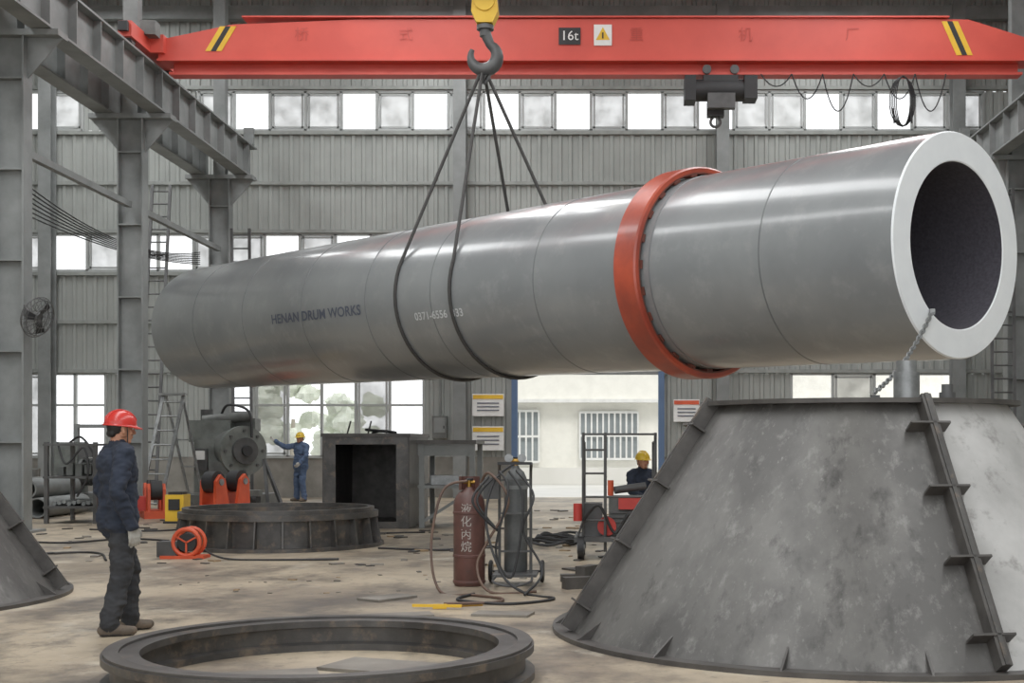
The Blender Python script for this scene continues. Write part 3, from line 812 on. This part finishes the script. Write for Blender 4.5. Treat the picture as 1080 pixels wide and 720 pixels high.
b.box((-10.2, 20.9, 0.12), (1.2, 0.9, 0.24), 'cone_edge'); b.bar((-10.8, 21.0, 0.9), (-9.7, 21.0, 0.9), 0.08, 0.08, 'cone_edge')
b.box((-9.9, 20.8, 0.4), (0.4, 0.4, 0.32), 'steel_dk')
b.finish('steel_offcuts_stand')

# wall fan on the first column
b = B(); c = Vector((-9.35, 21.8, 3.55)); d = Vector((0.9, -0.3, -0.3)).normalized(); u, v = perp(d)
for off, rr in ((0.0, 0.34), (0.06, 0.3), (-0.06, 0.3), (0.1, 0.16)):
    b.tube([c+d*off+u*(rr*math.cos(a))+v*(rr*math.sin(a)) for a in [k*math.pi/14 for k in range(28)]], 0.008, 'steel_dk', n=5, closed=True)
for k in range(20):
    a = k*math.pi/10; e = u*math.cos(a)+v*math.sin(a)
    b.tube([c+d*0.11+e*0.04, c+d*0.1+e*0.16, c+d*0.06+e*0.3, c+e*0.34, c-d*0.06+e*0.3, c-d*0.1+e*0.05], 0.005, 'steel_dk', n=4)
for k in range(3):
    a = k*2.09; e = u*math.cos(a)+v*math.sin(a); g = d.cross(e)
    b.prism([c+e*0.04-g*0.03, c+e*0.27-g*0.1, c+e*0.29+g*0.05+d*0.04, c+e*0.04+g*0.04+d*0.02], d*0.008, 'black')
b.cyl(c-d*0.2, c+d*0.05, 0.07, 'steel_dk'); b.bar(c-d*0.18, (-9.6, 21.88, 3.75), 0.05, 0.05, 'steel_dk')
b.finish('industrial_fan')

# ladders
def ladder(b, p, q, wv, n, m='galv', r=0.03):
    p = Vector(p); q = Vector(q); w = Vector(wv)
    b.bar(p, q, 0.05, 0.07, m); b.bar(p+w, q+w, 0.05, 0.07, m)
    for i in range(n):
        f = (i+0.5)/n; a = p.lerp(q, f); b.cyl(a, a+w, 0.02, m, n=8)
b = B(); ladder(b, (-11.2, 31.6, 0.0), (-11.5, 33.6, 8.0), (0.45, 0, 0), 24, 'steel_dk'); b.finish('ladder')
b = B(); ladder(b, (-9.1, 32.4, 0.0), (-9.5, 33.6, 6.9), (0.45, 0, 0), 20, 'steel_dk'); b.finish('ladder')
b = B()
ladder(b, (-10.2, 28.9, 0), (-9.85, 29.5, 2.55), (0.45, 0, 0), 8, 'galv')
b.bar((-9.35, 29.9, 0), (-9.8, 29.5, 2.55), 0.05, 0.05, 'galv'); b.bar((-9.05, 29.9, 0), (-9.43, 29.5, 2.55), 0.05, 0.05, 'galv')
for k in range(3): b.bar((-9.38-0.11*k, 29.87-0.06*k, 0.35+0.6*k), (-9.1-0.11*k, 29.87-0.06*k, 0.35+0.6*k), 0.03, 0.03, 'galv')
b.box((-9.65, 29.5, 2.56), (0.6, 0.2, 0.05), 'galv'); b.finish('step_ladder')
b = B(); ladder(b, (8.55, 29.4, 0.0), (8.95, 30.9, 7.4), (0.5, 0, 0), 24, 'steel_dk'); b.finish('ladder')
b = B()
b.box((9.3, 27.5, 0.55), (1.3, 1.0, 1.1), 'steel_dk'); b.box((9.2, 27.2, 1.3), (0.9, 0.6, 0.4), 'mach'); b.cyl((9.0, 26.95, 0.7), (9.0, 26.9, 0.7), 0.3, 'galv')
b.finish('compressor_cabinet')

# ------------------------------------------------------------------ service cart by the door
b = B()
for x in (-0.3, -0.02, 0.62): b.cyl((x, 16.95, 0.1), (x, 16.95, 1.62), 0.02, 'steel_dk', n=8)
for x in (-0.3, 0.62): b.cyl((x, 17.7, 0.1), (x, 17.7, 1.5), 0.02, 'steel_dk', n=8)
for z in (0.5, 0.8, 1.1, 1.4, 1.6):
    b.cyl((-0.3, 16.95, z), (0.62 if z in (0.8, 1.6) else -0.02, 16.95, z), 0.014, 'steel_dk', n=8)
b.cyl((0.62, 16.95, 1.5), (0.62, 17.7, 1.5), 0.014, 'steel_dk', n=8); b.cyl((-0.3, 16.95, 1.5), (-0.3, 17.7, 1.5), 0.014, 'steel_dk', n=8)
b.box((0.16, 17.3, 0.26), (1.15, 0.9, 0.06), 'steel_dk')
for x in (-0.33, 0.6):
    for y in (16.9, 17.7):
        b.cyl((x-0.04, y, 0.15), (x+0.04, y, 0.15), 0.15, 'black'); b.cyl((x-0.05, y, 0.15), (x+0.05, y, 0.15), 0.07, 'galv')
b.box((0.25, 17.3, 0.55), (0.45, 0.5, 0.5), 'mach'); b.box((0.3, 17.05, 0.72), (0.3, 0.2, 0.16), 'red'); b.cyl((0.0, 17.0, 0.42), (0.0, 17.25, 0.42), 0.12, 'red')
for k in range(5): b.box((0.25, 17.03, 0.36+0.06*k), (0.42, 0.03, 0.025), 'steel_dk')
b.cyl((0.1, 17.1, 0.88), (0.5, 17.2, 0.93), 0.05, 'steel_dk'); b.cyl((0.05, 17.4, 0.8), (0.05, 17.4, 1.0), 0.04, 'orange')
for k in range(5): b.bar((0.4+0.05*k, 16.9, 0.0), (0.48+0.05*k, 17.1, 0.6+0.1*(k % 3)), 0.03, 0.03, 'steel_dk')
b.cyl((-0.37, 16.85, 0.5), (-0.37, 16.85, 0.72), 0.055, 'red'); b.bar((-0.37, 16.85, 0.3), (-0.3, 16.95, 0.5), 0.02, 0.02, 'steel_dk')
b.box((-0.18, 17.3, 0.5), (0.25, 0.4, 0.42), 'steel_dk')
b.tube(spline([(-0.3, 16.9, 0.5), (-0.1, 16.8, 0.7), (0.1, 16.85, 0.35), (0.3, 16.8, 0.6), (0.5, 16.85, 0.4)]), 0.02, 'black')
b.finish('service_cart')

# floor debris, cables, planks, plates
b = B()
for (x, y, w, d, r, m) in ((-2.1, 12.7, 0.5, 0.3, 0.9, 'scrap'), (-0.9, 11.5, 0.5, 0.25, -0.2, 'scrap'), (-1.8, 11.4, 0.6, 0.25, 0.3, 'scrap'),
                           (0.3, 14.6, 0.7, 0.5, 0.2, 'cone_edge'), (-0.1, 15.6, 0.7, 0.5, 0.6, 'cone_edge'), (0.2, 16.0, 0.4, 0.3, 0.1, 'cone_edge'), (-2.2, 8.3, 0.8, 0.6, 0.3, 'scrap'), (-1.5, 8.8, 0.7, 0.45, -0.4, 'scrap')):
    b.box((x, y, 0.012), (w, d, 0.02), m, (0, 0, r))
b.finish('scrap_plates')
b = B()
for (x, y, h, r) in ((-0.3, 13.6, 0.12, 0.4), (-0.2, 14.0, 0.2, 1.0), (-0.35, 14.3, 0.08, 0.1), (-0.05, 13.9, 0.1, 0.7)):
    b.box((x, y, h/2), (0.3, 0.12, h), 'cone_edge', (0, 0, r))
b.finish('steel_blocks')
b = B(); b.bar((-1.75, 11.95, 0.03), (-1.3, 11.9, 0.03), 0.025, 0.025, 'yellow'); b.bar((-1.3, 11.9, 0.03), (-1.12, 11.98, 0.03), 0.015, 0.015, 'brass'); b.box((-1.5, 11.92, 0.025), (0.12, 0.04, 0.04), 'yellow')
b.finish('cutting_torch')
b = B(); random.seed(3)
for k in range(4):
    o = Vector((-0.85+0.1*k, 19.2+0.1*k, 0.03+0.03*k))
    b.tube([o+Vector(((0.42+0.05*math.sin(3*a+k))*math.cos(a), (0.35+0.05*math.cos(2*a))*math.sin(a), 0.02*math.sin(5*a)+0.02)) for a in [i*math.pi/14 for i in range(28)]], 0.022, 'black', closed=True, n=6)
b.finish('cable_coil')
b = B()
for pts in ([(-7.0, 22.0), (-6.0, 21.6), (-5.5, 22.2), (-4.5, 21.5), (-3.0, 21.9)], [(-9.5, 17.5), (-8.3, 17.2), (-7.0, 17.9), (-6.3, 16.7)], [(-9, 20), (-8, 19.6), (-7.4, 20.4), (-6.6, 20)], [(-3.2, 18.6), (-2.2, 18.3), (-1.8, 19.0), (-1.5, 18.7)], [(-8.8, 22.6), (-7.6, 22.2), (-6.9, 23.0), (-5.6, 22.7)]):
    b.tube(spline([(x, y, 0.015) for x, y in pts]), 0.016, 'black', n=6)
b.finish('floor_cables')
b = B(); random.seed(11)
for k in range(260):
    x = random.uniform(-9.5, 0.0); y = random.uniform(13.0, 29)
    if math.hypot(x+4.77, y-19.35) < 1.8 or (x > -5.1 and y > 22.6 and y < 25.8 and x < -2.1): continue
    if y < 15.5 and x < -5: continue
    s_ = random.uniform(0.03, 0.12) if y > 16 else random.uniform(0.015, 0.05)
    b.box((x, y, s_*0.1), (s_*1.8, s_, s_*0.2), random.choice(['scrap', 'cone_edge', 'cone_edge', 'wood']), (0, 0, random.uniform(0, 3)))
b.finish('floor_scrap_bits')

# ------------------------------------------------------------------ people
def human(name, loc, F, hm, cloth, trouser, voxel, elbow, wrist, knee, ankle, handdir, glove='glove', toe=None, head_yaw=0.0, head_pitch=0.0, bulk=1.0):
    F = Vector((F[0], F[1], 0)).normalized(); R = Vector((F.y, -F.x, 0))
    Tm = Matrix(((R.x, F.x, 0, loc[0]), (R.y, F.y, 0, loc[1]), (0, 0, 1, loc[2]), (0, 0, 0, 1)))
    P = []
    cap = lambda tag, p, q, r1, r2: P.append((0, tag, Vector(p), Vector(q), r1, r2))
    ell = lambda tag, c, r: P.append((1, tag, Vector(c), Vector(r), 0, 0))
    k_ = bulk
    # torso
    ell(cloth, (0, 0.0, 1.27), (0.185*k_, 0.125*k_, 0.2)); ell(cloth, (0, 0.005, 1.08), (0.17*k_, 0.125*k_, 0.2))
    ell(cloth, (0, -0.02, 1.33), (0.175*k_, 0.12*k_, 0.15))
    for sx in (-1, 1):
        cap(cloth, (sx*0.1, 0.0, 1.05), (sx*0.1, 0, 0.88), 0.1*k_, 0.108*k_)
        cap(cloth, (sx*0.05, -0.01, 1.44), (sx*0.175, -0.005, 1.4), 0.07, 0.074*k_)
    cap(cloth, (0, 0, 1.0), (0, 0, 0.88), 0.135*k_, 0.14*k_)
    cap(cloth, (0, -0.01, 1.45), (0, 0.005, 1.5), 0.075, 0.06)
    ell(trouser, (0, 0, 0.86), (0.155, 0.115, 0.12))
    for i, sx in enumerate((-1, 1)):
        hip = (sx*0.088, 0, 0.87)
        cap(trouser, hip, knee[i], 0.098, 0.078*k_)
        cap(trouser, knee[i], ankle[i], 0.075*k_, 0.066*k_)
        a = Vector(ankle[i]); fd = Vector(toe[i]) if toe else Vector((sx*0.15, 1, 0)); fd.normalize()
        g = a.copy(); g.z = a.z-0.05
        cap('shoe', g-fd*0.05, g+fd*0.06, 0.042, 0.044); cap('shoe', g+fd*0.04, g+fd*0.17-Vector((0, 0, 0.008)), 0.044, 0.034)
        side = fd.cross(Vector((0, 0, 1)))
        cap('shoe', g+fd*0.1+side*0.015-Vector((0, 0, 0.008)), g+fd*0.15+side*0.015-Vector((0, 0, 0.01)), 0.034, 0.03)
        cap('sole', g-fd*0.06-Vector((0, 0, 0.034)), g+fd*0.17-Vector((0, 0, 0.034)), 0.014, 0.014)
        cap('sole', g-fd*0.05-Vector((0, 0, 0.034))+side*0.02, g+fd*0.15-Vector((0, 0, 0.034))+side*0.02, 0.014, 0.014)
        cap('sole', g-fd*0.05-Vector((0, 0, 0.034))-side*0.02, g+fd*0.15-Vector((0, 0, 0.034))-side*0.02, 0.014, 0.014)
        cap('shoe', g, a, 0.045, 0.042)
        sh = Vector((sx*0.195, -0.005, 1.395)); el = Vector(elbow[i]); wr = Vector(wrist[i])
        cap(cloth, sh, el, 0.07*k_, 0.058*k_); cap(cloth, el, wr, 0.058*k_, 0.046*k_)
        # hand: palm of four metacarpals, four fingers, thumb
        hd = Vector(handdir[i]).normalized(); 
        th = Vector((0, 1, 0.05)); th = (th-hd*th.dot(hd)).normalized()       # towards thumb side
        pn = hd.cross(th)*(1 if sx > 0 else -1)
        if pn.x*sx < 0: pn = -pn
        cap(glove, wr-hd*0.01, wr+hd*0.04, 0.038, 0.03)
        for k, (off, ln) in enumerate(((0.032, 0.08), (0.011, 0.09), (-0.011, 0.083), (-0.031, 0.066))):
            b0 = wr+hd*0.035+th*off*0.7; kn = wr+hd*0.1+th*off
            cap(glove, b0, kn, 0.017, 0.0145)
            d1 = (hd-pn*0.28).normalized(); d2 = (hd-pn*0.85).normalized(); d3 = (hd*0.6-pn).normalized()
            p1 = kn+d1*ln*0.48; p2 = p1+d2*ln*0.32; p3 = p2+d3*ln*0.26
            spread = th*off*0.16
            cap(glove, kn, p1+spread, 0.0122, 0.0112); cap(glove, p1+spread, p2+spread, 0.0112, 0.0105); cap(glove, p2+spread, p3+spread, 0.0105, 0.0095)
        t0 = wr+hd*0.04+th*0.022; t1 = t0+(th*0.7+hd*0.75-pn*0.2).normalized()*0.048; t2 = t1+(hd-pn*0.4+th*0.15).normalized()*0.037
        cap(glove, t0, t1, 0.017, 0.014); cap(glove, t1, t2, 0.0135, 0.0115)
    # head
    Hc = Vector((0, 0.02, 1.6)); HR = Matrix.Rotation(head_yaw, 3, 'Z') @ Matrix.Rotation(head_pitch, 3, 'X')
    hh = lambda r, f, u: Hc+HR @ Vector((r, f, u))
    cap('skin', (0, 0, 1.47), hh(0, -0.015, -0.04), 0.056, 0.058)
    ell('skin', hh(0, 0, 0.02), (0.076, 0.094, 0.1)); ell('skin', hh(0, 0.03, -0.045), (0.06, 0.066, 0.066))
    cap('skin', hh(-0.022, 0.062, -0.088), hh(0.022, 0.062, -0.088), 0.022, 0.022)
    cap('skin', hh(0, 0.088, 0.018), hh(0, 0.108, -0.02), 0.011, 0.015)
    for sx in (-1, 1):
        cap('skin', hh(sx*0.014, 0.096, -0.024), hh(sx*0.016, 0.092, -0.024), 0.01, 0.01)
        cap('skin', hh(sx*0.015, 0.086, 0.03), hh(sx*0.045, 0.074, 0.03), 0.012, 0.011)
        cap('skin', hh(sx*0.082, -0.004, 0.012), hh(sx*0.086, 0.0, -0.028), 0.015, 0.012)
        ell('skin', hh(sx*0.042, 0.062, -0.02), (0.024, 0.024, 0.024))
        cap('skin', hh(sx*0.05, 0.03, 0.0), hh(sx*0.055, 0.01, -0.04), 0.028, 0.026)
    cap('lip', hh(-0.02, 0.09, -0.056), hh(0.02, 0.09, -0.056), 0.0085, 0.0085)
    ell('hair', hh(0, -0.03, 0.025), (0.08, 0.078, 0.09)); cap('hair', hh(-0.03, -0.07, -0.04), hh(0.03, -0.07, -0.04), 0.028, 0.028)
    vs = []; fs = []
    def sph(c, rad, n=14):
        k0 = len(vs); rows = n//2
        for i in range(1, rows):
            t = math.pi*i/rows
            for j in range(n):
                a = 2*math.pi*j/n
                vs.append((c.x+rad[0]*math.sin(t)*math.cos(a), c.y+rad[1]*math.sin(t)*math.sin(a), c.z+rad[2]*math.cos(t)))
        top = len(vs); vs.append((c.x, c.y, c.z+rad[2])); bot = len(vs); vs.append((c.x, c.y, c.z-rad[2]))
        for i in range(rows-2):
            for j in range(n):
                fs.append((k0+i*n+j, k0+(i+1)*n+j, k0+(i+1)*n+(j+1) % n, k0+i*n+(j+1) % n))
        for j in range(n):
            fs.append((top, k0+j, k0+(j+1) % n)); fs.append((bot, k0+(rows-2)*n+(j+1) % n, k0+(rows-2)*n+j))
    for p in P:
        if p[0] == 1: sph(p[2], p[3], 28)
        else:
            d = p[3]-p[2]; L = d.length; n = max(3, min(30, int(L/(min(p[4], p[5])*0.22))+1)) if L > 1e-5 else 1
            for i in range(n+1):
                f = i/n; r = p[4]+(p[5]-p[4])*f; c = p[2].lerp(p[3], f); sph(c, (r, r, r), 16)
    me = bpy.data.meshes.new(name+'_src'); me.from_pydata(vs, [], fs); me.update()
    ob = bpy.data.objects.new(name+'_src', me); S.collection.objects.link(ob)
    md = ob.modifiers.new('r', 'REMESH'); md.mode = 'VOXEL'; md.voxel_size = voxel
    sm = ob.modifiers.new('s', 'SMOOTH'); sm.factor = 0.5; sm.iterations = 3
    dg = bpy.context.evaluated_depsgraph_get()
    ev = bpy.data.meshes.new_from_object(ob.evaluated_get(dg))
    bpy.data.objects.remove(ob)
    N = len(ev.vertices); co = np.empty(N*3); ev.vertices.foreach_get('co', co); co = co.reshape(-1, 3)
    no = np.array([tuple(v.normal) for v in ev.vertices])
    def tagof(pts):
        best = np.full(len(pts), 1e9); idx = np.zeros(len(pts), int)
        for k, p in enumerate(P):
            if p[0] == 1:
                q = (pts-np.array(p[2]))/np.array(p[3]); d = (np.linalg.norm(q, axis=1)-1)*min(p[3])
            else:
                a = np.array(p[2]); e = np.array(p[3])-a; L2 = max(e.dot(e), 1e-9)
                t = np.clip(((pts-a)@e)/L2, 0, 1); d = np.linalg.norm(pts-a-t[:, None]*e, axis=1)-(p[4]+(p[5]-p[4])*t)
            mk = d < best; best[mk] = d[mk]; idx[mk] = k
        return idx
    vt = tagof(co)
    for i in range(N):
        tg = P[vt[i]][1]
        if tg in (cloth, trouser):
            v = Vector(co[i]); a = noise.noise(Vector((v.x*9, v.y*9, v.z*16)))*0.018+noise.noise(Vector((v.x*22, v.y*22, v.z*34)))*0.008
            co[i] += no[i]*a
    ev.vertices.foreach_set('co', co.reshape(-1)); ev.update()
    tags = []
    for p in P:
        if p[1] not in tags: tags.append(p[1])
    ev.materials.clear()
    for t in tags: ev.materials.append(M[t])
    fc = np.array([tuple(p.center) for p in ev.polygons]); ft = tagof(fc)
    ev.polygons.foreach_set('material_index', [tags.index(P[k][1]) for k in ft])
    ev.polygons.foreach_set('use_smooth', [True]*len(ev.polygons))
    root = bpy.data.objects.new(name, None); S.collection.objects.link(root); root.matrix_world = Tm
    body = bpy.data.objects.new('body', ev); S.collection.objects.link(body); body.parent = root
    b = B(Matrix.Translation(Hc) @ HR.to_4x4())
    b.sphere((0, -0.005, 0.035), (0.105, 0.125, 0.115), hm, n=36, z0=0.0)
    prof_n = 36
    vs2 = []; fs2 = []
    for i in range(prof_n):
        a = 2*math.pi*i/prof_n; ext = 0.012+0.038*max(0, math.sin(a))**3
        for (k, dz) in ((0.0, 0.0), (1.0, -0.008), (1.0, -0.014), (-0.1, -0.006)):
            rx = 0.105+ext*k*0.7; ry = 0.125+ext*k
            vs2.append((rx*math.cos(a), -0.005+ry*math.sin(a), 0.035+dz-0.01*max(0, math.sin(a))*k))
    for i in range(prof_n):
        j = (i+1) % prof_n
        for t in range(4): fs2.append((i*4+t, j*4+t, j*4+(t+1) % 4, i*4+(t+1) % 4))
    b.add(vs2, fs2, hm)
    for off in (-0.025, 0, 0.025):
        b.tube([(off, -0.005+0.125*math.cos(a)*math.sqrt(1-(off/0.105)**2), 0.037+0.116*math.sin(a)*math.sqrt(1-(off/0.105)**2)) for a in [math.radians(t) for t in range(20, 161, 10)]], 0.006, hm, n=6)
    for sx in (-1, 1):
        b.tube(spline([(sx*0.09, 0.02, 0.03), (sx*0.084, 0.03, -0.03), (sx*0.055, 0.045, -0.105), (0, 0.055, -0.122)]), 0.004, 'black', n=5)
        b.sphere((sx*0.032, 0.08, 0.012), (0.013, 0.012, 0.01), 'eyew', n=12); b.sphere((sx*0.032, 0.0895, 0.012), (0.006, 0.004, 0.006), 'eyed', n=10)
        b.tube([(sx*0.016, 0.098, 0.036), (sx*0.034, 0.092, 0.04), (sx*0.05, 0.08, 0.035)], 0.004, 'hair', n=5)
    hel = b.finish('safety_helmet', angle=50); hel.parent = root
    return root

human('worker', (-3.83, 10.4, 0), (0.8, 0.6), 'helmet_r', 'navy', 'trouser', 0.006,
      elbow=[(-0.27, -0.05, 1.12), (0.28, -0.09, 1.12)], wrist=[(-0.24, 0.1, 0.9), (0.25, 0.03, 0.865)],
      knee=[(-0.1, 0.12, 0.49), (0.1, 0.0, 0.49)], ankle=[(-0.11, 0.12, 0.098), (0.12, -0.1, 0.098)],
      handdir=[(0.05, 0.25, -1), (-0.05, 0.2, -1)], head_yaw=0.0, head_pitch=-0.08, toe=[(-0.1, 1, 0), (0.3, 1, 0)], bulk=1.14)
human('worker', (-7.75, 33.6, 0), (-0.55, -0.83), 'helmet_y', 'blue', 'blue', 0.012,
      elbow=[(-0.3, 0.1, 1.15), (0.36, 0.2, 1.38)], wrist=[(-0.25, 0.25, 0.98), (0.5, 0.38, 1.52)],
      knee=[(-0.11, 0.05, 0.49), (0.11, 0.02, 0.49)], ankle=[(-0.13, 0.0, 0.098), (0.13, 0.0, 0.098)],
      handdir=[(0.05, 0.7, -0.5), (0.4, 0.6, 0.5)], glove='glove', bulk=1.15)
human('worker', (0.52, 19.6, -0.38), (0.5, -0.86), 'helmet_y', 'navy', 'trouser', 0.012,
      elbow=[(-0.25, 0.12, 1.16), (0.25, 0.12, 1.16)], wrist=[(-0.14, 0.34, 1.06), (0.14, 0.34, 1.06)],
      knee=[(-0.12, 0.42, 0.9), (0.12, 0.42, 0.9)], ankle=[(-0.12, 0.44, 0.478), (0.12, 0.44, 0.478)],
      handdir=[(0.2, 0.9, -0.2), (-0.2, 0.9, -0.2)])
b = B(); b.box((0.52, 19.62, 0.34), (0.42, 0.36, 0.04), 'wood')
for dx in (-0.17, 0.17):
    for dy in (-0.14, 0.14): b.box((0.52+dx, 19.62+dy, 0.16), (0.04, 0.04, 0.32), 'wood')
b.finish('stool')

# ------------------------------------------------------------------ lights, world, camera
def area(name, loc, sx, sy, e, rot=(0, 0, 0), col=(1, 1, 1)):
    l = bpy.data.lights.new(name, 'AREA'); l.shape = 'RECTANGLE'; l.size = sx; l.size_y = sy; l.energy = e; l.color = col
    o = bpy.data.objects.new(name, l); o.location = loc; o.rotation_euler = rot; S.collection.objects.link(o)
for i, x in enumerate((-13, -4.5, 5.5)):
    area('ceiling_fill', (x, 14.5, ZC-0.55), 2.2, 40, 2700, col=(0.98, 0.995, 1.0))  # unseen fill lights added under the solid ceiling to light the hall
w = bpy.data.worlds.new('World'); S.world = w; w.use_nodes = True
bg = w.node_tree.nodes['Background']; bg.inputs[0].default_value = (0.96, 0.98, 1.0, 1); bg.inputs[1].default_value = 2.1
sun = bpy.data.lights.new('sun', 'SUN'); sun.energy = 1.8; sun.angle = 0.3; sun.color = (1, 0.97, 0.92)
so = bpy.data.objects.new('sun', sun); so.rotation_euler = (math.radians(32), math.radians(10), 0); S.collection.objects.link(so)

cam = bpy.data.cameras.new('camera'); cam.sensor_width = 36; cam.lens = 1400/1080*36
cam.shift_x = -100/1080; cam.shift_y = 106/1080; cam.clip_end = 300
co = bpy.data.objects.new('camera', cam); co.location = (0, 0, 1.5); co.rotation_euler = (math.radians(90), 0, 0)
S.collection.objects.link(co); S.camera = co
S.view_settings.view_transform = 'Standard'
S.view_settings.exposure = -0.35
S.view_settings.gamma = 1.13
